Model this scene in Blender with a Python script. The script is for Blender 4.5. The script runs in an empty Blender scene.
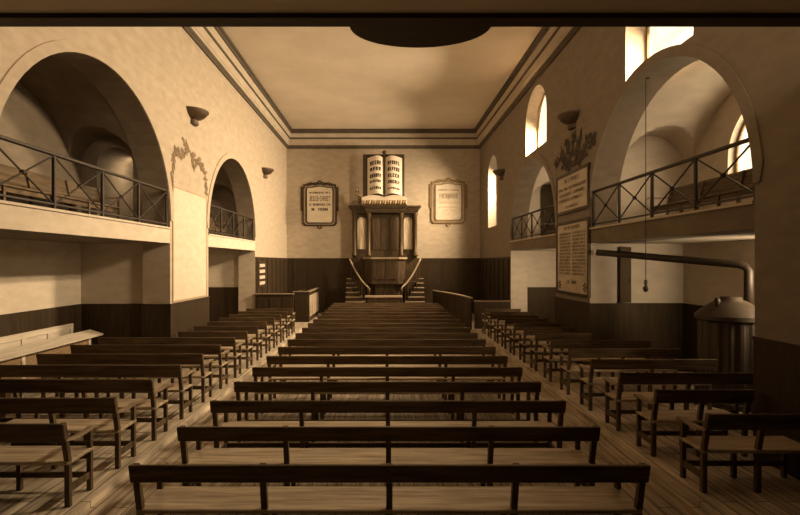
import bpy, bmesh, math, random
from mathutils import Vector, Matrix
from mathutils.geometry import tessellate_polygon
random.seed(7)
PI = math.pi
S = bpy.context.scene
COL = S.collection
S.view_settings.view_transform = 'Standard'
S.view_settings.look = 'None'
S.view_settings.exposure = -0.28

# ------------------------------------------------------------------ layout (metres; X right, Y into the hall, Z up)
CAMH = 2.45
XL, XR = -4.70, 4.55          # nave faces of the side walls
TH = 0.60                     # side wall thickness
YB = 23.07                    # end wall
YR = -3.0                     # rear wall behind the camera
HC = 8.75                     # ceiling
ARCS = {-1: [(8.1, 2.42, 3.35), (15.1, 2.3, 3.35)], 1: [(8.3, 2.38, 3.42), (15.1, 2.3, 3.35)]}   # centre, radius, springing
XO = 6.70                     # outer wall of the side chapels
VR = 2.5                      # chapel half width

# ------------------------------------------------------------------ materials
def nodes(m):
    m.use_nodes = True
    nt = m.node_tree
    return nt, nt.nodes, nt.links, nt.nodes['Principled BSDF']

def plaster(name, a, b, scale=3.0, bump=0.15, rough=0.9):
    m = bpy.data.materials.new(name)
    nt, N, L, P = nodes(m)
    tc = N.new('ShaderNodeTexCoord')
    n1 = N.new('ShaderNodeTexNoise'); n1.inputs['Scale'].default_value = scale; n1.inputs['Detail'].default_value = 8
    n2 = N.new('ShaderNodeTexNoise'); n2.inputs['Scale'].default_value = scale*14; n2.inputs['Detail'].default_value = 6
    mp = N.new('ShaderNodeMapping'); mp.inputs['Scale'].default_value = (1, 1, 2.2)
    L.new(tc.outputs['Object'], mp.inputs['Vector'])
    L.new(mp.outputs['Vector'], n1.inputs['Vector']); L.new(mp.outputs['Vector'], n2.inputs['Vector'])
    mx = N.new('ShaderNodeMath'); mx.operation = 'MULTIPLY_ADD'; mx.inputs[1].default_value = 0.35
    L.new(n2.outputs['Fac'], mx.inputs[0]); L.new(n1.outputs['Fac'], mx.inputs[2])
    cr = N.new('ShaderNodeValToRGB')
    cr.color_ramp.elements[0].position = 0.42; cr.color_ramp.elements[1].position = 0.88
    cr.color_ramp.elements[0].color = (*a, 1); cr.color_ramp.elements[1].color = (*b, 1)
    L.new(mx.outputs[0], cr.inputs['Fac']); L.new(cr.outputs['Color'], P.inputs['Base Color'])
    bp = N.new('ShaderNodeBump'); bp.inputs['Strength'].default_value = bump; bp.inputs['Distance'].default_value = 0.01
    L.new(n2.outputs['Fac'], bp.inputs['Height']); L.new(bp.outputs['Normal'], P.inputs['Normal'])
    P.inputs['Roughness'].default_value = rough
    return m

def wood(name, a, b, axis='X', scale=6.0, rough=0.55, bump=0.1):
    m = bpy.data.materials.new(name)
    nt, N, L, P = nodes(m)
    tc = N.new('ShaderNodeTexCoord'); mp = N.new('ShaderNodeMapping')
    s = {'X': (0.12, 1.6, 1.6), 'Y': (1.6, 0.12, 1.6), 'Z': (1.6, 1.6, 0.12)}[axis]
    mp.inputs['Scale'].default_value = s
    oi = N.new('ShaderNodeObjectInfo')
    ad = N.new('ShaderNodeVectorMath'); ad.operation = 'ADD'
    ml = N.new('ShaderNodeMath'); ml.operation = 'MULTIPLY'; ml.inputs[1].default_value = 31.0
    L.new(oi.outputs['Random'], ml.inputs[0])
    L.new(tc.outputs['Object'], ad.inputs[0]); L.new(ml.outputs[0], ad.inputs[1])
    L.new(ad.outputs[0], mp.inputs['Vector'])
    n = N.new('ShaderNodeTexNoise'); n.inputs['Scale'].default_value = scale*2.4; n.inputs['Detail'].default_value = 9
    n.inputs['Roughness'].default_value = 0.62
    L.new(mp.outputs['Vector'], n.inputs['Vector'])
    cr = N.new('ShaderNodeValToRGB')
    cr.color_ramp.elements[0].position = 0.36; cr.color_ramp.elements[1].position = 0.68
    cr.color_ramp.elements[0].color = (*a, 1); cr.color_ramp.elements[1].color = (*b, 1)
    L.new(n.outputs['Fac'], cr.inputs['Fac']); L.new(cr.outputs['Color'], P.inputs['Base Color'])
    bp = N.new('ShaderNodeBump'); bp.inputs['Strength'].default_value = bump; bp.inputs['Distance'].default_value = 0.004
    L.new(n.outputs['Fac'], bp.inputs['Height']); L.new(bp.outputs['Normal'], P.inputs['Normal'])
    P.inputs['Roughness'].default_value = rough
    P.inputs['Specular IOR Level'].default_value = .28
    P.inputs['Specular Tint'].default_value = (1, .78, .5, 1)
    return m

def planks(name, a, b, gap, rough=0.6):
    m = bpy.data.materials.new(name)
    nt, N, L, P = nodes(m)
    tc = N.new('ShaderNodeTexCoord')
    mp = N.new('ShaderNodeMapping'); mp.inputs['Rotation'].default_value = (0, 0, PI/2)
    L.new(tc.outputs['Object'], mp.inputs['Vector'])
    br = N.new('ShaderNodeTexBrick'); br.inputs['Scale'].default_value = 1.0
    br.inputs['Brick Width'].default_value = 2.4; br.inputs['Row Height'].default_value = 0.16
    br.inputs['Mortar Size'].default_value = 0.006
    br.inputs['Color1'].default_value = (*a, 1); br.inputs['Color2'].default_value = (*b, 1)
    br.inputs['Mortar'].default_value = (*gap, 1)
    L.new(mp.outputs['Vector'], br.inputs['Vector'])
    mp2 = N.new('ShaderNodeMapping'); mp2.inputs['Scale'].default_value = (9, 0.7, 1)
    L.new(tc.outputs['Object'], mp2.inputs['Vector'])
    n = N.new('ShaderNodeTexNoise'); n.inputs['Scale'].default_value = 2.2; n.inputs['Detail'].default_value = 8
    L.new(mp2.outputs['Vector'], n.inputs['Vector'])
    cr = N.new('ShaderNodeValToRGB'); cr.color_ramp.elements[0].color = (.45, .45, .45, 1); cr.color_ramp.elements[1].color = (1.35, 1.35, 1.35, 1)
    cr.color_ramp.elements[0].position = .3; cr.color_ramp.elements[1].position = .72
    L.new(n.outputs['Fac'], cr.inputs['Fac'])
    mx = N.new('ShaderNodeMix'); mx.data_type = 'RGBA'; mx.blend_type = 'MULTIPLY'; mx.inputs['Factor'].default_value = 1
    L.new(br.outputs['Color'], mx.inputs['A']); L.new(cr.outputs['Color'], mx.inputs['B'])
    L.new(mx.outputs['Result'], P.inputs['Base Color'])
    P.inputs['Roughness'].default_value = rough
    return m

M = {}
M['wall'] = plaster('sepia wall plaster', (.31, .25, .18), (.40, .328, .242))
M['wallR'] = plaster('shadowed wall plaster', (.175, .140, .100), (.225, .183, .133))  # darker wall plaster: the right wall's shade is put into the colour
M['ceil'] = plaster('ceiling plaster', (.58, .50, .39), (.68, .59, .47), scale=0.9)
M['vault'] = plaster('shaded vault plaster', (.13, .098, .066), (.18, .138, .095))  # dark copy of the vault plaster, with the left chapels' shade in its colour
M['vaultmid'] = plaster('shaded gallery wall plaster', (.16, .125, .087), (.22, .175, .124))  # left walls above the gallery floor, darkened in colour to stand for shade
M['vaultR'] = plaster('lit vault plaster', (.46, .395, .31), (.56, .485, .39))  # pale copy for the right chapels, their window light put into the colour
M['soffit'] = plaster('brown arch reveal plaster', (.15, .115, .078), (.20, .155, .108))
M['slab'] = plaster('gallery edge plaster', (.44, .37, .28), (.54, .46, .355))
M['slabR'] = plaster('shaded gallery edge plaster', (.13, .10, .068), (.18, .14, .097))  # dark copy of the gallery edge, right side's shade put into the colour
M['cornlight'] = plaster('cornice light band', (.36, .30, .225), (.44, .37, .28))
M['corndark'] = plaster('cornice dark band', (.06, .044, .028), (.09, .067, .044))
M['wains'] = wood('dark wainscot wood', (.018, .0115, .0065), (.042, .027, .0155), 'Z', rough=0.55)
M['bench'] = wood('dark bench wood', (.050, .033, .019), (.150, .104, .063), 'X', rough=0.5)
M['post'] = wood('bench post wood', (.060, .040, .024), (.150, .105, .064), 'Z', rough=0.5)
M['seat'] = wood('worn seat wood', (.28, .215, .143), (.60, .49, .355), 'X', rough=0.42)
M['arm'] = wood('worn arm wood', (.19, .14, .09), (.38, .295, .20), 'Y', rough=0.42)
M['cream'] = wood('cream painted pew wood', (.46, .395, .31), (.62, .54, .43), 'Y', rough=0.6)
M['dark'] = wood('near black wood', (.016, .0105, .006), (.036, .024, .014), 'X', rough=0.5)
M['pulp'] = wood('pulpit walnut', (.018, .0115, .0065), (.070, .046, .027), 'Z', rough=0.4)
M['pulplight'] = wood('pulpit polished panel', (.20, .15, .095), (.55, .45, .325), 'Z', rough=0.3)
M['tread'] = wood('worn tread wood', (.15, .11, .07), (.30, .23, .155), 'X', rough=0.5)
M['floor'] = planks('floor boards', (.40, .32, .228), (.48, .39, .285), (.08, .056, .034))
M['plat'] = planks('platform boards', (.52, .43, .315), (.62, .52, .395), (.09, .063, .04))
M['paper'] = plaster('painted cream panel', (.50, .42, .32), (.60, .515, .40), scale=2, bump=.03)
M['memo'] = plaster('worn memorial panel', (.40, .335, .255), (.56, .48, .375), scale=2, bump=.03)
M['ink'] = plaster('dark lettering paint', (.035, .02, .012), (.05, .03, .018))
M['ink2'] = plaster('faded lettering paint', (.14, .09, .05), (.2, .135, .08))
M['frame'] = wood('dark frame wood', (.022, .014, .008), (.06, .04, .024), 'X', rough=0.45)
M['frame2'] = wood('faded frame wood', (.15, .10, .055), (.25, .17, .095), 'X', rough=0.5)
M['leaf'] = plaster('dark painted foliage', (.13, .085, .045), (.22, .15, .085))
M['leafdark'] = plaster('dark palm foliage', (.035, .024, .014), (.075, .052, .032))
M['goldw'] = plaster('gilt moulding', (.30, .20, .10), (.42, .29, .15), rough=.5)

def metal(name, c, rough=0.4, met=0.8):
    m = bpy.data.materials.new(name)
    nt, N, L, P = nodes(m)
    n = N.new('ShaderNodeTexNoise'); n.inputs['Scale'].default_value = 30
    cr = N.new('ShaderNodeValToRGB'); cr.color_ramp.elements[0].color = (*[k*.7 for k in c], 1); cr.color_ramp.elements[1].color = (*[k*1.3 for k in c], 1)
    L.new(n.outputs['Fac'], cr.inputs['Fac']); L.new(cr.outputs['Color'], P.inputs['Base Color'])
    P.inputs['Metallic'].default_value = met; P.inputs['Roughness'].default_value = rough
    return m
M['iron'] = metal('dark painted iron', (.03, .018, .01), .55, .2)
M['bronze'] = metal('dark bronze', (.07, .042, .022), .5, .3)
M['stove'] = metal('stove iron', (.05, .033, .019), .6, .2)
M['bulb'] = metal('dull bulb', (.05, .03, .018), .3, .0)

def pane_mat(name, strength, col):
    m = bpy.data.materials.new(name)
    m.use_nodes = True
    nt = m.node_tree; N = nt.nodes; L = nt.links
    N.clear()
    out = N.new('ShaderNodeOutputMaterial'); mix = N.new('ShaderNodeMixShader')
    tr = N.new('ShaderNodeBsdfTransparent'); em = N.new('ShaderNodeEmission')
    em.inputs['Color'].default_value = (*col, 1)
    n = N.new('ShaderNodeTexNoise'); n.inputs['Scale'].default_value = 2.0
    mr = N.new('ShaderNodeMapRange'); mr.inputs['To Min'].default_value = strength*.85; mr.inputs['To Max'].default_value = strength*1.15
    L.new(n.outputs['Fac'], mr.inputs['Value']); L.new(mr.outputs['Result'], em.inputs['Strength'])
    mix.inputs['Fac'].default_value = 0.5
    L.new(tr.outputs[0], mix.inputs[1]); L.new(em.outputs[0], mix.inputs[2]); L.new(mix.outputs[0], out.inputs['Surface'])
    return m
LC = (1.0, .755, .475)
M['pane'] = pane_mat('bright frosted glass', 2.2, (1.0, .84, .58))

# ------------------------------------------------------------------ mesh helpers
class MB:
    def __init__(s): s.v = []; s.f = []
    def add(s, vs, fs):
        o = len(s.v); s.v += [tuple(p) for p in vs]; s.f += [tuple(i+o for i in f) for f in fs]; return s
    def box(s, x0, x1, y0, y1, z0, z1):
        return s.add([(x0,y0,z0),(x1,y0,z0),(x1,y1,z0),(x0,y1,z0),(x0,y0,z1),(x1,y0,z1),(x1,y1,z1),(x0,y1,z1)],
                     [(0,3,2,1),(4,5,6,7),(0,1,5,4),(1,2,6,5),(2,3,7,6),(3,0,4,7)])
    def bbox(s, x0, x1, y0, y1, z0, z1, b=.006):
        bm = bmesh.new(); bmesh.ops.create_cube(bm, size=1)
        for v in bm.verts: v.co = Vector(((x0+x1)/2+v.co.x*(x1-x0), (y0+y1)/2+v.co.y*(y1-y0), (z0+z1)/2+v.co.z*(z1-z0)))
        b = min(b, .45*min(x1-x0, y1-y0, z1-z0))
        bmesh.ops.bevel(bm, geom=bm.edges[:], offset=b, segments=1, affect='EDGES')
        s._bm(bm); return s
    def _bm(s, bm):
        bm.verts.ensure_lookup_table(); bm.verts.index_update()
        s.add([v.co[:] for v in bm.verts], [[v.index for v in f.verts] for f in bm.faces]); bm.free()
    def sweep_box(s, path, w, h, up=(0,0,1), side=None):
        """rectangular bar along a path; w across, h along 'up'-ish"""
        rings = []
        n = len(path); path = [Vector(p) for p in path]
        for i, p in enumerate(path):
            d = (path[min(i+1, n-1)] - path[max(i-1, 0)]).normalized()
            sd = Vector(side).normalized() if side else d.cross(Vector(up)).normalized()
            u = sd.cross(d).normalized()
            rings.append([p+sd*w/2+u*h/2, p-sd*w/2+u*h/2, p-sd*w/2-u*h/2, p+sd*w/2-u*h/2])
        vs = [q for r in rings for q in r]; fs = []
        for i in range(n-1):
            for k in range(4):
                fs.append((i*4+k, i*4+(k+1)%4, (i+1)*4+(k+1)%4, (i+1)*4+k))
        fs.append((3,2,1,0)); e = (n-1)*4; fs.append((e,e+1,e+2,e+3))
        return s.add(vs, fs)
    def tube(s, path, r, n=10):
        path = [Vector(p) for p in path]; rings = []
        ref = None
        for i, p in enumerate(path):
            d = (path[min(i+1, len(path)-1)] - path[max(i-1, 0)]).normalized()
            if ref is None: ref = d.orthogonal().normalized()
            ref = (ref - d*ref.dot(d)).normalized(); b = d.cross(ref)
            rr = r[i] if isinstance(r, (list, tuple)) else r
            rings.append([p + (ref*math.cos(2*PI*k/n) + b*math.sin(2*PI*k/n))*rr for k in range(n)])
        fs = []
        for i in range(len(path)-1):
            for k in range(n): fs.append((i*n+k, i*n+(k+1)%n, (i+1)*n+(k+1)%n, (i+1)*n+k))
        fs.append(tuple(range(n))[::-1]); e = (len(path)-1)*n; fs.append(tuple(e+k for k in range(n)))
        return s.add([q for r_ in rings for q in r_], fs)
    def lathe(s, prof, c, n=24, a0=0, a1=2*PI):
        full = abs(a1-a0-2*PI) < 1e-6
        m = n if full else n+1
        vs = [(c[0]+r*math.cos(a0+(a1-a0)*k/n), c[1]+r*math.sin(a0+(a1-a0)*k/n), c[2]+z) for r, z in prof for k in range(m)]
        fs = []
        for i in range(len(prof)-1):
            for k in range(n):
                k2 = (k+1) % m
                fs.append((i*m+k, i*m+k2, (i+1)*m+k2, (i+1)*m+k))
        return s.add(vs, fs)
    def plate(s, outer, holes, fn, t0, t1):
        """prism of a 2D polygon with holes; fn(u, v, t) -> xyz"""
        loops = [outer]+holes
        pts = [p for l in loops for p in l]; n = len(pts)
        tris = tessellate_polygon([[Vector((p[0], p[1], 0)) for p in l] for l in loops])
        vs = [fn(p[0], p[1], t0) for p in pts]+[fn(p[0], p[1], t1) for p in pts]
        fs = [tuple(t) for t in tris]+[tuple(i+n for i in t[::-1]) for t in tris]
        o = 0
        for l in loops:
            m = len(l)
            for k in range(m): fs.append((o+k, o+(k+1)%m, n+o+(k+1)%m, n+o+k))
            o += m
        return s.add(vs, fs)
    def build(s, name, mat, parent=None, smooth=False, loc=None):
        me = bpy.data.meshes.new(name)
        me.from_pydata(s.v, [], s.f); 
        bm = bmesh.new(); bm.from_mesh(me); bmesh.ops.recalc_face_normals(bm, faces=bm.faces[:]); bm.to_mesh(me); bm.free()
        me.update()
        if smooth:
            for p in me.polygons: p.use_smooth = True
        me.materials.append(mat)
        o = bpy.data.objects.new(name, me); COL.objects.link(o)
        if parent: o.parent = parent
        if loc: o.location = loc
        return o

def tag(o, label, cat, group=None):
    o['label'] = label; o['category'] = cat
    if group: o['group'] = group
    return o
def thing(name, label, cat, loc=(0,0,0), rz=0, group=None):
    o = bpy.data.objects.new(name, None); COL.objects.link(o); o.location = loc; o.rotation_euler = (0, 0, rz)
    o.empty_display_size = .2
    return tag(o, label, cat, group)
def struct(o):
    o['kind'] = 'structure'; return o
def copy_tree(o, parent=None):
    c = o.copy(); COL.objects.link(c); c.parent = parent
    for ch in list(o.children): copy_tree(ch, c)
    return c

def arc(cx, cz, r, a0, a1, n=28):
    return [(cx+r*math.cos(a0+(a1-a0)*i/n), cz+r*math.sin(a0+(a1-a0)*i/n)) for i in range(n+1)]

# ------------------------------------------------------------------ room shell
def side_wall(name, x0, x1, mat, holes, side):
    out = [(YR, 0)]
    for c, r, hs in ARCS[side]:
        out += [(c-r, 0), (c-r, 3.0)] + arc(c, hs, r, PI, 0) + [(c+r, 3.0), (c+r, 0)]
    out += [(YB+.3, 0), (YB+.3, HC), (YR, HC)]
    o = struct(MB().plate(out, holes, lambda u, v, t: (t, u, v), x0, x1).build(name, mat))
    o.data.materials.append(M['soffit']); o.data.materials.append(M['vaultR'] if side > 0 else mat)            # the arch reveals above the gallery floor get a darker brown
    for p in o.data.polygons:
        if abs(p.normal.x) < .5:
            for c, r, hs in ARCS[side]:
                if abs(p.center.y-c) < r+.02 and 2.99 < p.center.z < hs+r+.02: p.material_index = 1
                if abs(p.center.y-c) < r+.02 and p.center.z < 2.99: p.material_index = 2  # lower right reveals take the pale copy, with window light in its colour
    return o

def arch_hole(c, hw, z0, z1, n=18):
    return [(c+hw, z0)] + arc(c, z1-hw, hw, 0, PI, n) + [(c-hw, z0)]

WINS = [(8.1, 1.0, 5.80, 7.75), (14.55, 1.0, 5.85, 7.75), (20.35, .85, 3.95, 6.95)]
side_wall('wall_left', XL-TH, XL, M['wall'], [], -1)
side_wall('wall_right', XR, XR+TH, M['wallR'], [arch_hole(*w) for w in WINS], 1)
struct(MB().box(XL-TH, XR+TH, YB, YB+.3, 0, HC).build('wall_back', M['wall']))
struct(MB().box(-XO-.3, XO+.3, YR-.3, YR, 0, HC).build('wall_rear', M['wallR']))
struct(MB().box(XL-TH, XR+TH, YR, YB+.3, HC, HC+.2).build('ceiling', M['ceil']))
struct(MB().box(-XO-.3, XO+.3, YR-.3, YB+.3, -.2, 0).build('floor', M['floor']))

# windows of the right clerestory
for i, (c, hw, z0, z1) in enumerate(WINS):
    xg = XR+.42
    w = MB().plate(arch_hole(c, hw-.005, z0+.005, z1-.005), [arch_hole(c, hw-.07, z0+.07, z1-.07)], lambda u, v, t: (t, u, v), xg-.04, xg+.04).build('window_%d' % (i+1), M['frame2'])
    struct(w)
    MB().plate(arch_hole(c, hw-.065, z0+.065, z1-.065), [], lambda u, v, t: (t, u, v), xg-.004, xg+.004).build('pane', M['pane'], w)

# archivolt bands round the arches
tn = 1
for sd, x0, x1, mat in ((-1, XL-.01, XL+.025, M['wall']), (1, XR-.025, XR+.01, M['wallR'])):
    for c, r, hs in ARCS[sd]:
        out = [(c-r-.10, hs)] + arc(c, hs, r+.16, PI, 0, 36)[1:-1] + [(c+r+.10, hs)]
        inn = arc(c, hs, r, 0, PI, 36)
        struct(MB().plate(out+inn, [], lambda u, v, t: (t, u, v), x0, x1).build('trim_%d' % tn, mat)); tn += 1

# cornice round three sides
def cornice(prof, name, mat):
    vs = []; n = len(prof)
    for d, h in prof:
        vs += [(XL+d, YR, h), (XL+d, YB-d, h), (XR-d, YB-d, h), (XR-d, YR, h)]
    fs = [(i*4+k, i*4+k+1, (i+1)*4+k+1, (i+1)*4+k) for i in range(n-1) for k in range(3)]
    return struct(MB().add(vs, fs).build(name, mat))
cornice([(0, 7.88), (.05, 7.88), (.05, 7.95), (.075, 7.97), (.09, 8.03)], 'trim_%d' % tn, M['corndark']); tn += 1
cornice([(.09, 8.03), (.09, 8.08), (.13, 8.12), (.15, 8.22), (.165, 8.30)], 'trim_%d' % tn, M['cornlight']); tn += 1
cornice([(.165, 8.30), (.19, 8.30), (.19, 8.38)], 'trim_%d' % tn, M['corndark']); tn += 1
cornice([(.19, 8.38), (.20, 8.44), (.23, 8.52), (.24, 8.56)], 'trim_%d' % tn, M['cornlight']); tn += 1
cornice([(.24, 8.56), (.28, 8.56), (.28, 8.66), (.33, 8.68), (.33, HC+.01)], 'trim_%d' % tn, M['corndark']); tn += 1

# side chapels with their galleries
def chapel(side):
    xs = lambda d: side*d
    xin = (-(XL-TH) if side < 0 else XR+TH)
    ARC = ARCS[side]
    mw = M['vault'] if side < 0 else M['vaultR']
    nm = 'left' if side < 0 else 'right'
    def bx(mb, a, b, *r):
        return mb.box(min(xs(a), xs(b)), max(xs(a), xs(b)), *r)
    # outer wall (lower, behind the gallery floor and upper)
    y0, y1 = ARC[0][0]-VR-.6, ARC[1][0]+VR+.6
    lo_h, up_h = [], []
    if side > 0:
        for c, r, hs in ARC:
            up_h.append(arch_hole(c+.1, 1.0, 3.95, 5.45))
            lo_h.append([(c-1.7, 1.75), (c-.45, 1.75), (c-.45, 2.62), (c-1.7, 2.62)])
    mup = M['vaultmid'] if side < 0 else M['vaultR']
    mlo = M['slab'] if side < 0 else M['vaultR']  # left lower walls paler: the window light on them is put into the colour
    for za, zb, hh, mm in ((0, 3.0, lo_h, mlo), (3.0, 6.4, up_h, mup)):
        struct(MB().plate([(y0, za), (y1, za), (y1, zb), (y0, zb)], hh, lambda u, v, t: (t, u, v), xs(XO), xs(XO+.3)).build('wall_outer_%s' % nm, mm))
    # cross walls with an arched passage at gallery level
    for k, (a, b) in enumerate(((y0+.1, ARC[0][0]-VR), (ARC[0][0]+VR, ARC[1][0]-VR), (ARC[1][0]+VR, y1-.1))):
        hole = arch_hole(5.95, .40, 3.17, 4.98)
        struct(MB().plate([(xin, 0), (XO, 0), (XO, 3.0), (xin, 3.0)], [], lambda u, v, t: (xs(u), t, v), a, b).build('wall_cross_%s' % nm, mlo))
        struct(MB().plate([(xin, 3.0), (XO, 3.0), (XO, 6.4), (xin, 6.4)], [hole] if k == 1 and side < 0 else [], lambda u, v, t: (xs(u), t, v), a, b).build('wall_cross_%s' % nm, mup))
        # wainscot on it
        lo = bx(MB(), xin-.005, XO, a-.03, b+.03, 0, 1.53)
        struct(lo.build('wainscot_%s' % nm, M['wains']))
    struct(bx(MB(), XO-.03, XO+.01, y0, y1, 0, 1.53).build('wainscot_%s' % nm, M['wains']))
    for k, (c, r, hs) in enumerate(ARC):
        # groin vault: a barrel across the chapel cut by a small barrel along the hall
        xc, rb = (xin+XO)/2, (XO-xin)/2
        NX, NY = 40, 72
        vs = []
        for p in range(NX+1):
            x = xc-rb*math.cos(PI*p/NX)
            for q in range(NY+1):
                y = c-VR*math.cos(PI*q/NY)
                h1 = hs+math.sqrt(max(0, VR*VR-(y-c)**2)); h2 = 4.55+math.sqrt(max(0, rb*rb-(x-xc)**2))*.95
                vs.append((xs(x), y, max(h1, h2)))
        W = NY+1
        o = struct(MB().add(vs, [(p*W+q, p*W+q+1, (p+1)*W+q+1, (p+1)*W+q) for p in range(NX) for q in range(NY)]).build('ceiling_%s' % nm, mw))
        # gallery floor
        xf = -XL if side < 0 else XR
        mb = MB()
        bx(mb, xf, xin+.02, c-r, c+r, 2.86, 3.17)
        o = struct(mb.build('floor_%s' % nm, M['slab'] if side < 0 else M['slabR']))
        if side < 0:                                    # underside gets the dark vault plaster, its shade put into the colour
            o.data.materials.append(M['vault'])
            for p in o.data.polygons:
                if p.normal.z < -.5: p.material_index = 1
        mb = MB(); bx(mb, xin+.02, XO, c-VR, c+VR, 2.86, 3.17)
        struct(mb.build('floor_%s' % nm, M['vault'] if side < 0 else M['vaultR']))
        mb = MB(); bx(mb, xf-.03, xf+.06, c-r+.002, c+r-.002, 3.17, 3.205)
        struct(mb.build('trim_gallery_%s' % nm, M['slab']))
chapel(-1); chapel(1)
struct(MB().box(-XO-.3, XL-TH, 4.9, 18.3, 6.4, 6.6).build('ceiling_left', M['vault']))
struct(MB().box(XR+TH, XO+.3, 4.9, 18.5, 6.4, 6.6).build('ceiling_right', M['vault']))
# panes of the right chapel windows
wn = 4
for c, r, hs in ARCS[1]:
    for h in (arch_hole(c+.1, .995, 3.955, 5.445), [(c-1.695, 1.755), (c-.455, 1.755), (c-.455, 2.615), (c-1.695, 2.615)]):
        cy = sum(p[0] for p in h)/len(h); cz = (max(p[1] for p in h)+min(p[1] for p in h))/2
        inn = [((p[0]-cy)*.93+cy, (p[1]-cz)*.93+cz) for p in h]
        w = struct(MB().plate(h, [inn], lambda u, v, t: (t, u, v), XO+.12, XO+.2).build('window_%d' % wn, M['frame2'])); wn += 1
        MB().plate(inn, [], lambda u, v, t: (t, u, v), XO+.15, XO+.156).build('pane', M['pane'], w)

# wainscot on nave piers, near walls, chancel
def wbox(x0, x1, y0, y1, h):
    struct(MB().box(x0, x1, y0, y1, 0, h).build('wainscot', M['wains']))
    return MB().box(x0-.012, x1+.012, y0-.012, y1+.012, h, h+.035).build('wainscot_cap', M['wains'])
for o in (wbox(XL-TH-.02, XL+.02, 10.50, 12.82, 1.50), wbox(XR-.02, XR+TH+.02, 10.66, 12.82, 1.50),
          wbox(XL-TH-.02, XL+.02, YR, 5.70, 1.50), wbox(XR-.02, XR+TH+.02, YR, 5.92, 1.50),
          wbox(XL-.02, XL+.03, 17.42, YB, 2.60), wbox(XR-.03, XR+.02, 17.42, YB, 2.60),
          wbox(XL, XR, YB-.04, YB+.01, 2.60)):
    struct(o)
mb = MB()
for i in range(13):
    x = XL+.35+i*(XR-XL-.7)/12
    mb.box(x-.04, x+.04, YB-.065, YB-.035, .2, 2.56)
for z in (.2, 1.1, 2.45): mb.box(XL, XR, YB-.062, YB-.035, z, z+.1)
struct(mb.build('trim_panelling', M['wains']))
for o_x in (XL+.03, XR-.06):
    mb = MB()
    for i in range(8):
        y = 17.5+i*.77; mb.box(o_x, o_x+.03, y, y+.08, .2, 2.56)
    struct(mb.build('trim_panelling', M['wains']))

# low boarded platforms under the side blocks of benches
struct(MB().box(XL, -2.94, 3.2, 17.2, 0, .06).build('trim_platform_left', M['plat']))
struct(MB().box(3.14, XR, 3.2, 17.2, 0, .06).build('trim_platform_right', M['plat']))
struct(MB().box(-XO+.03, XL, 5.9, 10.46, 0, .06).build('trim_platform_left', M['plat']))
struct(MB().box(XR, XO-.03, 5.9, 10.46, 0, .06).build('trim_platform_right', M['plat']))
PLZ = .06

# organ loft over the camera: dark front beam with a semicircular bow, plastered underside
LZ, LY = 4.45, 4.09
mb = MB()
bow = [(XL, LY-.15), (-1.0, LY-.15), (XR, LY-.15), (XR, LY)] + [(.30+.60*math.cos(PI*i/24), LY+.40*math.sin(PI*i/24)) for i in range(25)] + [(XL, LY)]
bow.pop(1)
mb.plate(bow, [], lambda u, v, t: (u, v, t), LZ, LZ+.3)
struct(mb.build('trim_loft_front', M['dark']))
struct(MB().box(XL, XR, YR, LY-.15, LZ+.04, LZ+.24).build('ceiling_loft', M['ceil']))

# ------------------------------------------------------------------ benches
def post_path(x, top=.84):
    return [(x, .10, 0), (x, .095, .44), (x, .05, .66), (x, .012, top)]
def make_bench(name, x0, x1, nposts, label, group, arms='both', rail_h=.15, seat='seat'):
    t = thing(name, label, 'bench', (0, 0, 0), 0, group)
    mb = MB()
    top = .85
    s_ = .22                                            # lean of the back
    vs = []
    mb2 = MB(); mb2.bbox(x0, x1, -.017, .017, -rail_h, 0, .007)
    mb2.v = [(x, y - z*(-s_)*-1*-1, z+top) if False else (x, y + (-z)*s_, z+top) for x, y, z in mb2.v]
    mb2.build('back_rail', M['bench'], t)
    # seat
    MB().bbox(x0+.01, x1-.01, .085, .50, .415, .452, .008).build('seat', M[seat], t)
    xs = [x0+.035+(x1-x0-.07)*i/(nposts-1) for i in range(nposts)]
    for i, x in enumerate(xs):
        MB().sweep_box([(px, y+.022, z) for px, y, z in post_path(x)], .05, .042, side=(1, 0, 0)).build('leg', M['post'], t)
        end = (i == 0 and arms in ('both', 'left')) or (i == nposts-1 and arms in ('both', 'right'))
        h = .635 if end else .416
        MB().sweep_box([(x, .465, 0), (x, .462, h)], .045, .042, side=(1, 0, 0)).build('leg', M['post'], t)
        if end:
            p = [(x, .06, .675), (x, .16, .648), (x, .28, .638), (x, .40, .645), (x, .47, .655), (x, .52, .648), (x, .545, .625)]
            MB().sweep_box(p, .06, .026, side=(1, 0, 0)).build('armrest', M['arm'], t)
            MB().bbox(x-.015, x+.015, .12, .45, .13, .20, .004).build('stretcher', M['post'], t)
    # long rails under the seat
    MB().bbox(x0+.03, x1-.03, .440, .458, .335, .414, .004).build('seat_rail', M['bench'], t)
    MB().bbox(x0+.03, x1-.03, .452, .476, .13, .19, .004).build('stretcher', M['bench'], t)
    return t
ORD = ['nearest', 'second', 'third', 'fourth', 'fifth', 'sixth', 'seventh', 'eighth', 'ninth', 'tenth', 'eleventh', 'twelfth',
       'thirteenth', 'fourteenth', 'fifteenth', 'sixteenth', 'seventeenth', 'eighteenth', 'nineteenth']
def rowname(k):
    return ORD[k]+' row from the camera' if k == 0 else ORD[k]+' row from the camera'
# middle block
proto = None
for k in range(18):
    if proto is None: o = proto = make_bench('church_bench', -2.02, 2.09, 5, '', 'benches of the middle block')
    else: o = copy_tree(proto)
    o.location = (0, 3.79+.88*k, 0)
    o['label'] = 'long wooden bench in the middle block, '+rowname(k)
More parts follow.
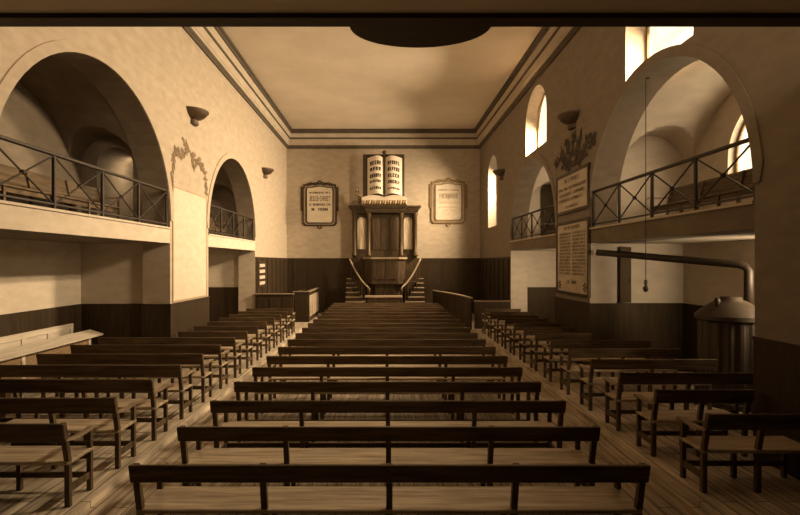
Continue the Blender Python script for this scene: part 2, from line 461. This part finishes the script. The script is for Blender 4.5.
# left block
protos = {}
LR = [4.58+.872*k for k in range(14)]
for k, y in enumerate(LR):
    wide = 6.0 < y < 9.9
    if wide not in protos:
        o = protos[wide] = make_bench('church_bench', -5.85 if wide else -4.60, -3.06, 4 if wide else 3, '', 'benches of the left block', 'right', .19)
    else: o = copy_tree(protos[wide])
    o.location = (0, y, PLZ)
    o['label'] = 'dark bench with worn seat and armrest in the left block, '+rowname(k)
protos = {}
RR = [4.87, 5.80, 6.69, 7.62, 8.55, 9.48] + [10.40+.90*k for k in range(7)]
for k, y in enumerate(RR):
    wide = 6.0 < y < 9.9
    if wide not in protos:
        o = protos[wide] = make_bench('church_bench', 3.27, 5.26 if wide else 4.46, 3, '', 'benches of the right block', 'left', .17)
    else: o = copy_tree(protos[wide])
    o.location = (0, y, PLZ)
    o['label'] = 'dark bench with curled armrest in the right block, '+rowname(k)
# gallery benches facing the nave
proto = None
for sx, c, lab in ((-1, 8.2, 'wooden bench behind the railing of the near left gallery'), (1, 8.2, 'dark wooden bench behind the railing of the near right gallery'),
                   (-1, 15.1, 'wooden bench behind the railing of the far left gallery'), (1, 15.1, 'dark wooden bench behind the railing of the far right gallery')):
    if proto is None: o = proto = make_bench('gallery_bench', -2.1, 2.1, 5, '', 'benches on the side galleries', 'both', .36, 'bench')
    else: o = copy_tree(proto)
    o.location = (sx*6.15, c, 3.17); o.rotation_euler = (0, 0, sx*PI/2); o['label'] = lab

# cream side pew against the outer wall of the left chapel
t = thing('wall_pew', 'cream painted panelled pew with sloping plank, against the left chapel wall', 'pew', (0, 0, PLZ))
a, b = 6.05, 10.2
MB().box(-6.66, -6.625, a, b, 0, 1.09).build('back_panel', M['cream'], t)
mb = MB()
for z in (.98, .62, .1): mb.bbox(-6.626, -6.605, a, b, z, z+.11)
n = 6
for i in range(n+1):
    y = a+(b-a-.1)*i/n; mb.bbox(-6.626, -6.603, y, y+.1, .1, 1.09)
mb.build('panel_moulding', M['cream'], t)
mb = MB(); p = [(-6.12, a-.1, .90), (-6.12, b, .90)]
mb.sweep_box(p, .30, .035, up=(.28, 0, .96)).build('book_plank', M['cream'], t)
MB().bbox(-6.60, -6.28, a, b, .42, .455).build('seat', M['cream'], t)
MB().bbox(-6.14, -6.11, a, b-.25, .30, .885).build('front_board', M['frame2'], t)
for y in (a+.1, (a+b)/2, b-.25):
    MB().bbox(-6.58, -6.3, y-.03, y+.03, 0, .42).build('support', M['cream'], t)
    MB().bbox(-6.15, -6.10, y-.04, y+.04, 0, .88).build('support', M['cream'], t)

# ------------------------------------------------------------------ gallery railings
def railing(side, c, r, label):
    x = (XL+.05 if False else (XL-.06)) if side < 0 else XR+.06
    t = thing('gallery_railing', label, 'railing', (x, c, 3.205), 0, 'railings of the side galleries')
    y0, y1 = -r+.03, r-.03
    MB().bbox(-.035, .035, y0, y1, .77, .815, .008).build('handrail', M['iron'], t)
    MB().bbox(-.014, .014, y0, y1, .06, .09, .004).build('bottom_rail', M['iron'], t)
    nb = 4
    for i in range(nb+1):
        y = y0+.02+(y1-y0-.04)*i/nb
        MB().bbox(-.022, .022, y-.022, y+.022, 0, .775, .005).build('post', M['iron'], t)
    for i in range(nb):
        ya = y0+.02+(y1-y0-.04)*i/nb+.02; yb = y0+.02+(y1-y0-.04)*(i+1)/nb-.02
        mb = MB()
        mb.tube([(.006, ya, .09), (.006, yb, .765)], .013, 8); mb.tube([(-.006, ya, .765), (-.006, yb, .09)], .013, 8)
        cb = mb.build('cross_brace', M['iron'], t)
        ym = (ya+yb)/2
        MB().lathe([(0, -.035), (.03, -.028), (.042, 0), (.03, .028), (0, .035)], (0, ym, .4275), 12).build('boss', M['iron'], cb, True)
railing(-1, 8.1, 2.42, 'dark iron railing with crossed braces in the near left arch')
railing(1, 8.3, 2.38, 'dark iron railing with crossed braces in the near right arch')
railing(-1, 15.1, 2.3, 'dark iron railing with crossed braces in the far left arch')
railing(1, 15.1, 2.3, 'dark iron railing with crossed braces in the far right arch')

# ------------------------------------------------------------------ wall sconces
def sconce(x, y, z, side, label):
    t = thing('wall_sconce', label, 'sconce', (x, y, z), 0, 'bowl sconces on the nave walls')
    a0 = -PI/2 if side < 0 else PI/2
    prof = [(.0, .0), (.17, .0), (.22, .015), (.29, .06), (.335, .11), (.36, .16), (.375, .16), (.375, .20), (.34, .20), (.32, .17), (.0, .10)]
    MB().lathe(prof, (0, 0, -.12), 20, a0, a0+PI).build('bowl', M['bronze'], t, False)
    MB().lathe([(0, -.27), (.12, -.27), (.14, -.255), (.14, -.20), (.12, -.185), (.12, -.15), (.17, -.12), (.0, -.115)], (0, 0, 0), 16, a0, a0+PI).build('bracket', M['bronze'], t)
sconce(XL, 11.75, 6.06, -1, 'dark bowl sconce on the left wall between the two arches')
sconce(XL, 18.7, 5.98, -1, 'dark bowl sconce on the left wall beyond the far arch')
sconce(XR, 11.6, 5.92, 1, 'dark bowl sconce on the right wall above the memorial boards')
sconce(XR, 18.6, 5.90, 1, 'dark bowl sconce on the right wall beside the lancet window')

# ------------------------------------------------------------------ writing helpers
def glyphs(mb, u0, u1, v0, v1, fn, seed, words=1, stroke=.16, n=None):
    """a row of letter-like strokes in the box u0..u1, v0..v1"""
    rnd = random.Random(seed)
    h = v1-v0
    n = n or max(3, int((u1-u0)/(h*.62)))
    w = (u1-u0)/n
    gaps = set(rnd.sample(range(2, n-1), min(words-1, max(0, n-3)))) if words > 1 and n > 4 else set()
    q = lambda a, b, c, d: mb.add([fn(a, c), fn(b, c), fn(b, d), fn(a, d)], [(0, 1, 2, 3)])
    st = w*stroke*1.4
    for i in range(n):
        if i in gaps: continue
        a = u0+i*w+w*.1; b = u0+(i+1)*w-w*.1; k = rnd.randint(0, 6)
        hh = h*stroke*.7
        q(a, a+st, v0, v1)
        if k in (0, 3, 5): q(b-st, b, v0, v1)
        if k in (1, 2, 4): q(a, b, v1-hh, v1)
        if k in (1, 4, 6): q(a, b, v0, v0+hh)
        if k in (1, 2, 3): q(a, b, v0+h*.45, v0+h*.45+hh)
        if k == 5: q(a, b, v1-hh, v1)
    return mb
def text_mesh(body, name, mat, parent, cx, y, cz, w, h):
    """each letter is a mesh of its own, fitted into its slot of the line"""
    wide = {'I': .45, '-': .6, 'J': .8}
    tot = sum(wide.get(ch, 1.0) for ch in body); x = cx-w/2
    for ch in body:
        cw = w*wide.get(ch, 1.0)/tot
        cu = bpy.data.curves.new(name, 'FONT'); cu.body = ch; cu.resolution_u = 3; cu.offset = .018
        tmp = bpy.data.objects.new('tmp', cu); COL.objects.link(tmp)
        dg = bpy.context.evaluated_depsgraph_get(); dg.update()
        me = bpy.data.meshes.new_from_object(tmp.evaluated_get(dg))
        bpy.data.objects.remove(tmp); bpy.data.curves.remove(cu)
        xs = [v.co.x for v in me.vertices]; ys = [v.co.y for v in me.vertices]
        hh = h if ch != '-' else h*.14
        sx = cw*.78/(max(xs)-min(xs)); sy = hh/(max(ys)-min(ys)); mx = (max(xs)+min(xs))/2; my = (max(ys)+min(ys))/2
        for v in me.vertices: v.co = Vector((x+cw/2+(v.co.x-mx)*sx, y, cz+(v.co.y-my)*sy))
        me.materials.clear(); me.materials.append(mat); me.name = name
        o = bpy.data.objects.new(name, me); COL.objects.link(o); o.parent = parent
        x += cw

# ------------------------------------------------------------------ framed texts on the end wall
def plaque(x, zc, label, mf, mi, main, rows, fade):
    t = thing('wall_text_panel', label, 'plaque', (x, YB, zc), 0, 'framed texts on the end wall')
    fy = lambda u, v, tt: (u, tt, v)
    W, H = .70, .94
    panel = [(-W+.1, -H+.12), (W-.1, -H+.12), (W-.1, H-.14), (W-.25, H-.06), (.12, H+.0), (0, H+.06), (-.12, H+.0), (-W+.25, H-.06), (-W+.1, H-.14)]
    MB().plate(panel, [], fy, -.03, 0).build('text_panel', M['memo'] if fade else M['paper'], t)
    # moulded frames: outer with notched corners, inner line
    def outline(w, h, nt):
        return [(-w+nt, -h), (w-nt, -h), (w, -h+nt), (w, h-nt*1.2), (w-nt*.4, h-nt*1.2), (w-nt*.4, h), (w-.3, h), (w-.45, h+.05), (.16, h+.02), (.12, h+.06), (-.12, h+.06), (-.16, h+.02), (-w+.45, h+.05), (-w+.3, h),
                (-w+nt*.4, h), (-w+nt*.4, h-nt*1.2), (-w, h-nt*1.2), (-w, -h+nt)]
    o1 = outline(W+.13, H+.06, .12); o2 = [(u*.915, v*.93) for u, v in o1]
    MB().plate(o1, [o2], fy, -.07, 0).build('outer_frame', mf, t)
    o3 = outline(W-.03, H-.06, .09); o4 = [(u*.93, v*.945) for u, v in o3]
    MB().plate(o3, [o4], fy, -.05, 0).build('inner_frame', mf, t)
    for zz in (H+.14, -H-.10):
        r = [(.11*math.cos(2*PI*i/20), zz+.11*math.sin(2*PI*i/20)) for i in range(20)]
        ri = [(.055*math.cos(2*PI*i/20), zz+.055*math.sin(2*PI*i/20)) for i in range(20)]
        MB().plate(r, [ri], fy, -.06, 0).build('crest_ring', mf, t)
    for sx in (-1, 1):      # pendant side drops
        MB().plate([(sx*(W+.10), H-.10), (sx*(W+.20), H-.04), (sx*(W+.21), -.25), (sx*(W+.11), -.30)], [], fy, -.05, 0).build('side_drop', mf, t)
        MB().sweep_box([(sx*.12, -.05, H+.15), (sx*.3, -.05, H+.10), (sx*.42, -.05, H+.14), (sx*.62, -.05, H+.06)], .04, .05, side=(0, 1, 0)).build('crest_scroll', mf, t)
    f = lambda u, v: (u, -.034, v)
    for i, (w, z, h) in enumerate(rows):
        glyphs(MB(), -w, w, z-h/2, z+h/2, f, 11+i+int(x*10), 3, .30).build('lettering', mi if i < 1 or not fade else M['goldw'], t)
    if main: text_mesh('JESUS-CHRIST', 'letter', mi, t, 0, -.034, .32, 1.02, .24)
    else:
        for i in range(9): glyphs(MB(), -.44+.098*i, -.352+.098*i, .20-(.04 if i == 4 else 0), .43, f, 60+i, 1, .2, 1).build('letter', mi, t)
plaque(-3.13, 5.17, 'dark framed text panel on the end wall left of the pulpit', M['frame'], M['ink'], True,
       [(.50, .60, .085), (.52, .03, .10), (.40, -.20, .12)], False)
plaque(3.04, 5.30, 'pale faded framed text panel on the end wall right of the pulpit', M['frame2'], M['ink2'], False,
       [(.50, .60, .06), (.45, -.02, .05), (.48, -.22, .04), (.3, -.38, .03)], True)

# ------------------------------------------------------------------ memorial boards and foliage
def board(y0, y1, z0, z1, name, label, lines, ornaments):
    t = thing(name, label, 'board', (XR, (y0+y1)/2, (z0+z1)/2))
    w, h = (y1-y0)/2, (z1-z0)/2
    fx = lambda u, v, tt: (tt, u, v)
    MB().plate([(-w, -h), (w, -h), (w, h), (-w, h)], [], fx, -.04, 0).build('panel', M['memo'], t)
    MB().plate([(-w-.05, -h-.05), (w+.05, -h-.05), (w+.05, h+.05), (-w-.05, h+.05)], [[(-w+.02, -h+.02), (w-.02, -h+.02), (w-.02, h-.02), (-w+.02, h-.02)]], fx, -.06, 0).build('frame', M['frame'], t)
    f = lambda u, v: (-.043, -u, v)
    mb = MB()
    for i, (u0, u1, v0, v1) in enumerate(lines): glyphs(mb, u0, u1, v0, v1, f, i+90, 3, .26)
    mb.build('lettering', M['ink2'], t)
    for (u, v) in ornaments:
        mb = MB()
        for k in range(7):
            a = 2*PI*k/7; 
            mb.add([f(u, v), f(u+.09*math.cos(a-.3), v+.09*math.sin(a-.3)), f(u+.14*math.cos(a), v+.14*math.sin(a)), f(u+.09*math.cos(a+.3), v+.09*math.sin(a+.3))], [(0, 1, 2, 3)])
        mb.build('rosette', M['ink'], t)
L1 = [(-.45, .45, .26, .36)]+[(-.85+.05*(i % 2), .85-.1*(i % 3), .12-.14*i-.04, .12-.14*i+.035) for i in range(3)]+[(-.4, .4, -.37, -.31)]
board(10.68, 12.58, 3.70, 4.60, 'memorial_board', 'upper memorial board with wide inscription on the right pier', L1, [])
L2 = [(-.5, .5, .70, .78)]+[(a, b, .60-.082*i-.025, .60-.082*i+.025) for i in range(13) for a, b in ((-.80, -.08), (.06, .80))]+[(-.3, .3, -.62, -.55)]
board(10.68, 12.58, 1.70, 3.40, 'memorial_board', 'tall lower memorial board with two columns of names on the right pier', L2, [(-.78, -.68), (.78, -.68)])

def leaf(mb, p, d, l, w, fn, off):
    n = (-d[1], d[0])
    pts = [p, (p[0]+d[0]*l*.45+n[0]*w, p[1]+d[1]*l*.45+n[1]*w), (p[0]+d[0]*l, p[1]+d[1]*l), (p[0]+d[0]*l*.45-n[0]*w, p[1]+d[1]*l*.45-n[1]*w)]
    c = (p[0]+d[0]*l*.5, p[1]+d[1]*l*.5)
    vs = [fn(a[0], a[1], off) for a in pts]+[fn(c[0], c[1], off+.012)]
    mb.add(vs, [(0, 1, 4), (1, 2, 4), (2, 3, 4), (3, 0, 4)])
def spray(paths, fn, seed, dens=16, L=.16, W=.035, spread=1.1):
    rnd = random.Random(seed); mb = MB()
    for path in paths:
        for i in range(len(path)-1):
            a, b = Vector(path[i]), Vector(path[i+1]); d = (b-a).normalized()
            mb.add([fn(*(a+Vector((-d.y, d.x))*.008), .004), fn(*(b+Vector((-d.y, d.x))*.008), .004), fn(*(b-Vector((-d.y, d.x))*.008), .004), fn(*(a-Vector((-d.y, d.x))*.008), .004)], [(0, 1, 2, 3)])
            for k in range(dens):
                p = a.lerp(b, rnd.random()); ang = math.atan2(d.y, d.x)+rnd.choice((-1, 1))*rnd.uniform(.3, spread)
                l = L*rnd.uniform(.6, 1.2)
                leaf(mb, (p.x, p.y), (math.cos(ang), math.sin(ang)), l, W*rnd.uniform(.7, 1.2), fn, rnd.uniform(.004, .02))
    return mb
fnL = lambda u, v, o: (XL+o, u, v)
fnR = lambda u, v, o: (XR-o, u, v)
tag(spray([[(11.55, 5.15), (11.1, 4.95), (10.75, 4.95), (10.62, 4.6), (10.58, 4.15)], [(11.55, 5.15), (12.0, 4.95), (12.2, 5.0), (12.55, 4.75), (12.66, 4.3)],
           [(11.55, 5.05), (11.25, 5.3)], [(11.6, 5.05), (11.85, 4.8)]], fnL, 3, 20, .17, .036).build('wall_garland', M['leaf']),
    'dark leafy garland draped on the left pier below the sconce', 'garland')
tag(spray([[(11.6+.1*i, 4.72), (11.6+i*.28, 5.05), (11.6+i*.40, 5.30+.2*math.cos(i*.9))] for i in (-3, -2, -1, 0, 1, 2, 3)], fnR, 5, 14, .24, .05).build('palm_spray', M['leafdark']),
    'dark spray of palm leaves above the memorial boards on right pier', 'foliage')
t = thing('wall_tablet', 'plain pale tablet with thin outline on the left pier under garland', 'tablet', (XL, 11.63, 2.9))
fx = lambda u, v, tt: (tt, u, v)
MB().plate([(-.98, -1.32), (.98, -1.32), (.98, 1.22), (-.98, 1.22)], [], fx, 0, .012).build('panel', M['slab'], t)
MB().plate([(-1.0, -1.34), (1.0, -1.34), (1.0, 1.24), (-1.0, 1.24)], [[(-.975, -1.315), (.975, -1.315), (.975, 1.215), (-.975, 1.215)]], fx, 0, .02).build('outline', M['goldw'], t)

# ------------------------------------------------------------------ pulpit
P = thing('pulpit', 'tall carved dark walnut pulpit with columns and curved stairs at the end wall', 'pulpit', (0, 22.0, 0))
mb = MB().box(-1.52, 1.50, .45, 1.02, 0, 4.72)
for x0, x1 in ((-.60, -.22), (-.19, .19), (.22, .60)):
    mb.bbox(x0, x1, .42, .46, 3.0, 4.5, .02)
mb.build('back_panel', M['pulp'], P)
mb = MB()
for (d, z0, z1) in ((0, 4.72, 4.80), (.05, 4.80, 4.90), (.10, 4.90, 4.97), (.16, 4.97, 5.06)):
    mb.bbox(-1.52-d, 1.50+d, .30-d, 1.05, z0, z1); mb.bbox(-.86-d, .86+d, .05-d, .6, z0, z1)
mb.build('canopy', M['pulp'], P)
for x in (-1.42, -.76, .74, 1.40):
    yb = .36 if abs(x) > 1 else .20
    prof = [(.0, 0), (.13, 0), (.13, .08), (.10, .11), (.115, .16), (.09, .20), (.085, .9), (.075, 1.75), (.10, 1.80), (.085, 1.84), (.13, 1.92), (.13, 2.0), (0, 2.0)]
    MB().lathe(prof, (x, yb, 2.72), 16).build('column', M['pulp'], P, True)
for x in (-1.09, 1.07):
    f = lambda u, v, tt: (u, tt, v)
    MB().plate(arch_hole(x, .20, 3.05, 4.55), [], f, .43, .46).build('arched_panel', M['pulplight'], P)
    MB().plate(arch_hole(x, .25, 2.98, 4.60), [arch_hole(x, .20, 3.03, 4.55)], f, .40, .46).build('panel_frame', M['pulp'], P)
def hexa(w, d0, d1, z0, z1):
    return MB().plate([(-w, d1), (-w, d0+.35), (-w*.62, d0), (w*.62, d0), (w, d0+.35), (w, d1)], [], lambda u, v, tt: (u, v, tt), z0, z1)
hexa(.92, -.75, .5, 1.55, 2.58).build('desk_front', M['pulp'], P)
hexa(1.0, -.83, .5, 2.58, 2.66).build('desk_ledge', M['tread'], P)
hexa(.98, -.80, .5, 1.48, 1.56).build('desk_plinth', M['pulp'], P)
hexa(.70, -.55, .5, 0, 1.48).build('pedestal', M['pulp'], P)
for x0, x1 in ((-.50, -.04), (.04, .50)): MB().bbox(x0, x1, -.775, -.745, 1.68, 2.48, .015).build('desk_panel', M['pulp'], P)
for s in (-1, 1):
    st = MB().box(min(s*1.0, s*1.75), max(s*1.0, s*1.75), .1, .9, 0, 1.55).build('stair', M['pulp'], P)
    for i in range(7):
        xa = .78+.13*i; z = .50+.20*i; ya = -1.05+.16*i
        MB().box(min(s*xa, s*1.72), max(s*xa, s*1.72), ya, .1, 0 if i == 0 else z-.2, z-.03).build('riser', M['pulp'], st)
        MB().bbox(min(s*(xa-.04), s*1.75), max(s*(xa-.04), s*1.75), ya-.05, .1, z-.03, z+.01).build('tread', M['tread'], st)
    path = []
    for i in range(15):
        q = i/14; path.append((s*(.70+.90*q), -1.05+.7*q, 1.35+1.25*(q**1.5)))
    path[0] = (s*.72, -1.05, 1.30)
    hr = MB().tube(path, .04, 8).build('handrail', M['tread'], P, True)
    MB().lathe([(0, 0), (.09, 0), (.09, .12), (.05, .18), (.06, .6), (.045, 1.1), (.08, 1.18), (.075, 1.3), (0, 1.37)], (s*.71, -1.08, 0), 14).build('newel_post', M['pulp'], hr, True)
    for i in range(3, 14, 2):
        px, py, pz = path[i]; MB().tube([(px, py, max(.2, pz-.95)), (px, py, pz)], .018, 6).build('baluster', M['pulp'], hr)

# open book carving on the canopy
B = thing('open_book_carving', 'large carved open book on a tasselled cushion above the pulpit canopy', 'carving', (-.03, 22.0, 5.06))
mb = MB()
n = 24
cush = []
for i in range(n+1):
    x = -1.03+2.06*i/n; cush.append((x, .28+.10*math.sin(PI*min(1, abs(x)*1.0))))
mb.plate([(-1.03, .0), (1.03, .0)]+[(x, h) for x, h in cush[::-1]], [], lambda u, v, tt: (u, tt, v+.06), -.12, .45).build('cushion', M['memo'], B)
for i in range(18):
    x = -1.0+2.0*i/17
    MB().tube([(x, -.13, .20), (x-.02, -.15, .12), (x-.03, -.14, .0)], [.028, .045, .03], 8).build('tassel', M['goldw'] if i % 2 else M['frame2'], B, True)
fy = lambda u, v, tt: (u, tt, v)
MB().bbox(-.99, .93, .16, .24, .36, 2.36, .03).build('cover', M['frame'], B)
MB().tube([(0, .1, .42), (0, .08, 2.40)], .035, 8).build('spine', M['frame'], B)
MB().lathe([(0, -.09), (.07, -.07), (.10, 0), (.07, .07), (0, .09)], (0, .15, 2.44), 14).build('finial', M['frame'], B, True)
def page_fn(s):
    def f(u, v, o=0.0):      # u 0 spine..1 edge, v 0 bottom..1 top
        w = .74 if s < 0 else .78
        bul = math.sin(PI*(u**.75))
        return (s*(.035+w*u), .14-.16*bul-o, .44+1.72*v+.10*bul)
    return f
for s in (-1, 1):
    f = page_fn(s); G = 14
    vs = [f(i/G, j) for j in (0, 1) for i in range(G+1)]+[(f(i/G, j)[0], .18, f(i/G, j)[2]) for j in (0, 1) for i in range(G+1)]
    fs = []
    k = G+1
    for i in range(G):
        fs += [(i, i+1, k+i+1, k+i), (2*k+i, 3*k+i, 3*k+i+1, 2*k+i+1), (i, 2*k+i, 2*k+i+1, i+1), (k+i, k+i+1, 3*k+i+1, 3*k+i)]
    fs += [(0, k, 3*k, 2*k), (G, 2*k+G, 3*k+G, k+G)]
    pg = MB().add(vs, fs).build('page', M['paper'], B)
    rows = [(.82, .10, 5), (.66, .09, 4), (.48, .10, 6), (.33, .07, 7), (.15, .07, 6)] if s < 0 else [(.82, .10, 6), (.65, .10, 6), (.48, .10, 5), (.31, .09, 7), (.14, .05, 7)]
    for i, (v, h, nn) in enumerate(rows):
        a, b = .14, .86
        fn = (lambda u, vv: f(1-u, vv, .006)) if s < 0 else (lambda u, vv: f(u, vv, .006))
        mb = glyphs(MB(), a, b, v-h/2, v+h/2, fn, 40+i+(s > 0)*9, 1, .34, nn)
        mb.build('lettering', M['ink'], pg)
mb = spray([[(-1.0, .05), (-1.22, .3), (-1.2, .7)], [(-1.0, .05), (-1.4, .12)], [(-1.0, .05), (-1.1, .5)]], lambda u, v, o: (u, .1-o*4, v), 8, 16, .17, .045)
mb.build('leaf_sprig', M['leaf'], B)

# communion table
T = thing('communion_table', 'dark panelled table with pale top edge before the pulpit', 'table', (-.06, 20.2, 0))
MB().bbox(-.78, .78, -.35, .35, .97, 1.03).build('tabletop', M['tread'], T)
MB().box(-.70, .70, -.28, .28, .12, .97).build('body', M['pulp'], T)
for x in (-.46, 0, .46): MB().bbox(x-.19, x+.19, -.30, -.275, .25, .85, .012).build('front_panel', M['pulp'], T)
MB().bbox(-.80, .80, -.42, .36, 0, .12).build('plinth', M['tread'], T)

# ------------------------------------------------------------------ elders' pews and screens
def panelled(t, x0, x1, y0, y1, h, n, cap=True):
    """panel wall along x (front at y0) with mouldings"""
    MB().box(x0, x1, y0, y1, 0, h).build('board', M['wains'], t)
    for i in range(n):
        a = x0+(x1-x0)*i/n; b = x0+(x1-x0)*(i+1)/n
        MB().bbox(a+.07, b-.07, y0-.02, y0+.001, .18, h-.14, .01).build('panel', M['wains'], t)
    if cap: MB().bbox(x0-.02, x1+.02, y0-.05, y1+.04, h, h+.04).build('cap_rail', M['tread'], t)
t = thing('pew_screen', 'dark panelled screen with pale cap behind the left block of benches', 'screen')
panelled(t, XL+.03, -3.30, 17.3, 17.36, 1.28, 3)
t = thing('pew_screen', 'dark panelled screen with pale cap behind the right block of benches', 'screen')
panelled(t, 3.22, XR-.03, 17.3, 17.36, 1.02, 3)
t = thing('box_pew', 'square panelled box pew with pale cap left of the pulpit', 'pew')
panelled(t, -3.75, -3.10, 19.6, 19.66, 1.22, 1)
MB().box(-3.16, -3.10, 19.66, 22.4, 0, 1.22).build('side_board', M['wains'], t)
MB().bbox(-3.19, -3.06, 19.56, 22.4, 1.22, 1.27).build('cap_rail', M['tread'], t)
for i in range(4): MB().bbox(-3.101, -3.075, 19.72+i*.67, 20.3+i*.67, .2, 1.08, .01).build('panel', M['pulplight'], t)
MB().box(-3.75, -3.69, 19.66, 22.4, 0, 1.22).build('side_board', M['wains'], t)
MB().bbox(-3.69, -3.16, 21.4, 21.85, .42, .46).build('seat', M['bench'], t)
t = thing('curved_pew_front', 'dark curved pew front with worn cap right of the pulpit', 'pew')
pth = [(3.12-.9*(q**1.6), 17.45+4.6*q) for q in [i/16 for i in range(17)]]
MB().sweep_box([(x, y, .56) for x, y in pth], .06, 1.12).build('board', M['wains'], t)
MB().sweep_box([(x, y, 1.14) for x, y in pth], .13, .045).build('cap_rail', M['tread'], t)
for i in range(1, 16, 3):
    MB().sweep_box([(pth[k][0]-.035, pth[k][1], .58) for k in (i, i+1)], .02, .75).build('panel', M['wains'], t)

# hymn board on the left chancel wainscot
t = thing('hymn_board', 'small hymn board with pale number strips on left wainscot', 'board', (XL+.03, 18.15, 2.0))
MB().bbox(0, .04, -.5, .5, -.5, .5).build('backing', M['frame'], t)
for i in range(4): MB().bbox(.04, .05, -.38, .38, .26-.22*i, .38-.22*i, .003).build('number_strip', M['cornlight'], t)

# stove with its flue in the right chapel
t = thing('stove', 'ribbed iron stove with conical lid and long flue in the right chapel', 'stove', (5.86, 8.15, PLZ))
mb = MB()
n = 72
prof = [(0, 0), (.52, 0), (.52, .08), (.48, .10), (.48, 1.40), (.53, 1.43), (.53, 1.50), (0, 1.50)]
vs = []
for r, z in prof:
    for k in range(n):
        rr = r*(1-(.035 if k % 4 < 2 and .05 < z < 1.42 and r > 0 else 0)); vs.append((rr*math.cos(2*PI*k/n), rr*math.sin(2*PI*k/n), z))
mb.add(vs, [(i*n+k, i*n+(k+1) % n, (i+1)*n+(k+1) % n, (i+1)*n+k) for i in range(len(prof)-1) for k in range(n)]).build('body', M['stove'], t)
MB().lathe([(.51, 1.50), (.46, 1.56), (.28, 1.70), (.16, 1.76), (.16, 1.80), (0, 1.80)], (0, 0, 0), 28).build('lid', M['stove'], t, True)
MB().tube([(.30, 0, 1.60), (.30, 0, 2.24), (.27, .03, 2.31), (.2, .1, 2.35), (-1.22, 2.36, 2.60)], .068, 12).build('flue_pipe', M['iron'], t, True)
MB().lathe([(0, 0), (.03, 0), (.03, .06), (.05, .10), (.03, .15), (0, .16)], (-.30, -.1, 1.64), 12).build('knob', M['iron'], t, True)

# pendant cord in the right arch
t = thing('pendant_lamp', 'bare bulb on a long thin cord hanging in the near right arch', 'lamp', (XR-.05, 8.3, 2.0))
MB().tube([(0, 0, .12), (0, 0, 3.62)], .007, 6).build('cord', M['iron'], t)
MB().sweep_box([(0, 0, 3.62), (.06, 0, 3.62)], .02, .02).build('hook', M['iron'], t)
MB().lathe([(0, .14), (.025, .14), (.028, .06), (0, .05)], (0, 0, 0), 12).build('socket', M['iron'], t)
MB().lathe([(0, .06), (.02, .05), (.045, .0), (.035, -.05), (0, -.07)], (0, 0, 0), 14).build('bulb', M['bulb'], t, True)

# dark door in the end of the far right gallery, narrow door in the right cross wall
o = struct(MB().plate(arch_hole(6.0, .30, 3.17, 5.35), [], lambda u, v, tt: (u, tt, v), 17.55, 17.6).build('door_1', M['wains']))
MB().bbox(6.19, 6.23, 17.50, 17.56, 4.1, 4.2).build('door_handle', M['iron'], o)
o = struct(MB().bbox(5.19, 5.44, 10.62, 10.68, 1.55, 2.78).build('door_2', M['wains']))
MB().bbox(5.39, 5.42, 10.59, 10.63, 2.0, 2.08).build('door_handle', M['iron'], o)

# ------------------------------------------------------------------ light
def area(name, loc, target, sx, sy, e, col=LC, spread=PI):
    l = bpy.data.lights.new(name, 'AREA'); l.shape = 'RECTANGLE'; l.size = sx; l.size_y = sy; l.energy = e; l.color = col; l.spread = spread
    o = bpy.data.objects.new(name, l); COL.objects.link(o); o.location = loc
    o.rotation_euler = (Vector(target)-Vector(loc)).to_track_quat('-Z', 'Y').to_euler()
    return o
EN = dict(w=(3900, 7400, 3600), up=480, lo=200)
for (c, hw, z0, z1), e in zip(WINS, EN['w']):
    area('window_light', (XR+TH+.06, c, 6.5 if z0 > 5 else 6.0), (-3.6, c+1.0, 1.2), 1.2, .75, e, LC, math.radians(130))
for c, r, hs in ARCS[1]:
    area('chapel_window_light', (XO+.55, c+.1, 4.8), (5.0, c+.6, 4.0), 1.9, 1.5, EN['up'])
    area('chapel_low_light', (XO+.45, c-1.07, 2.25), (5.6, c+1.6, 1.9), 1.2, .85, EN['lo'], LC, math.radians(120))
area('rear_fill_light', (0.5, YR+.3, 6.6), (0, 13, 8.6), 4.0, 1.6, 520)  # added fill aimed at the ceiling; the rear wall has no window
area('passage_fill_light', (-5.75, 11.6, 4.6), (-6.35, 11.6, 4.1), .2, .8, 14)  # added lamp that brightens the passage jamb; no fitting stands there

w = bpy.data.worlds.new('World'); S.world = w; w.use_nodes = True
w.node_tree.nodes['Background'].inputs['Color'].default_value = (1.0, .84, .6, 1)
w.node_tree.nodes['Background'].inputs['Strength'].default_value = 1.0

# ------------------------------------------------------------------ camera
cd = bpy.data.cameras.new('camera'); cam = bpy.data.objects.new('camera', cd); COL.objects.link(cam)
cam.location = (0, 0, CAMH); cam.rotation_euler = (PI/2, 0, 0)
cd.sensor_width = 36; cd.lens = 36*481/800
cd.shift_x = (400-385)/800; cd.shift_y = (262-257.5)/800
cd.clip_start = .05
S.camera = cam
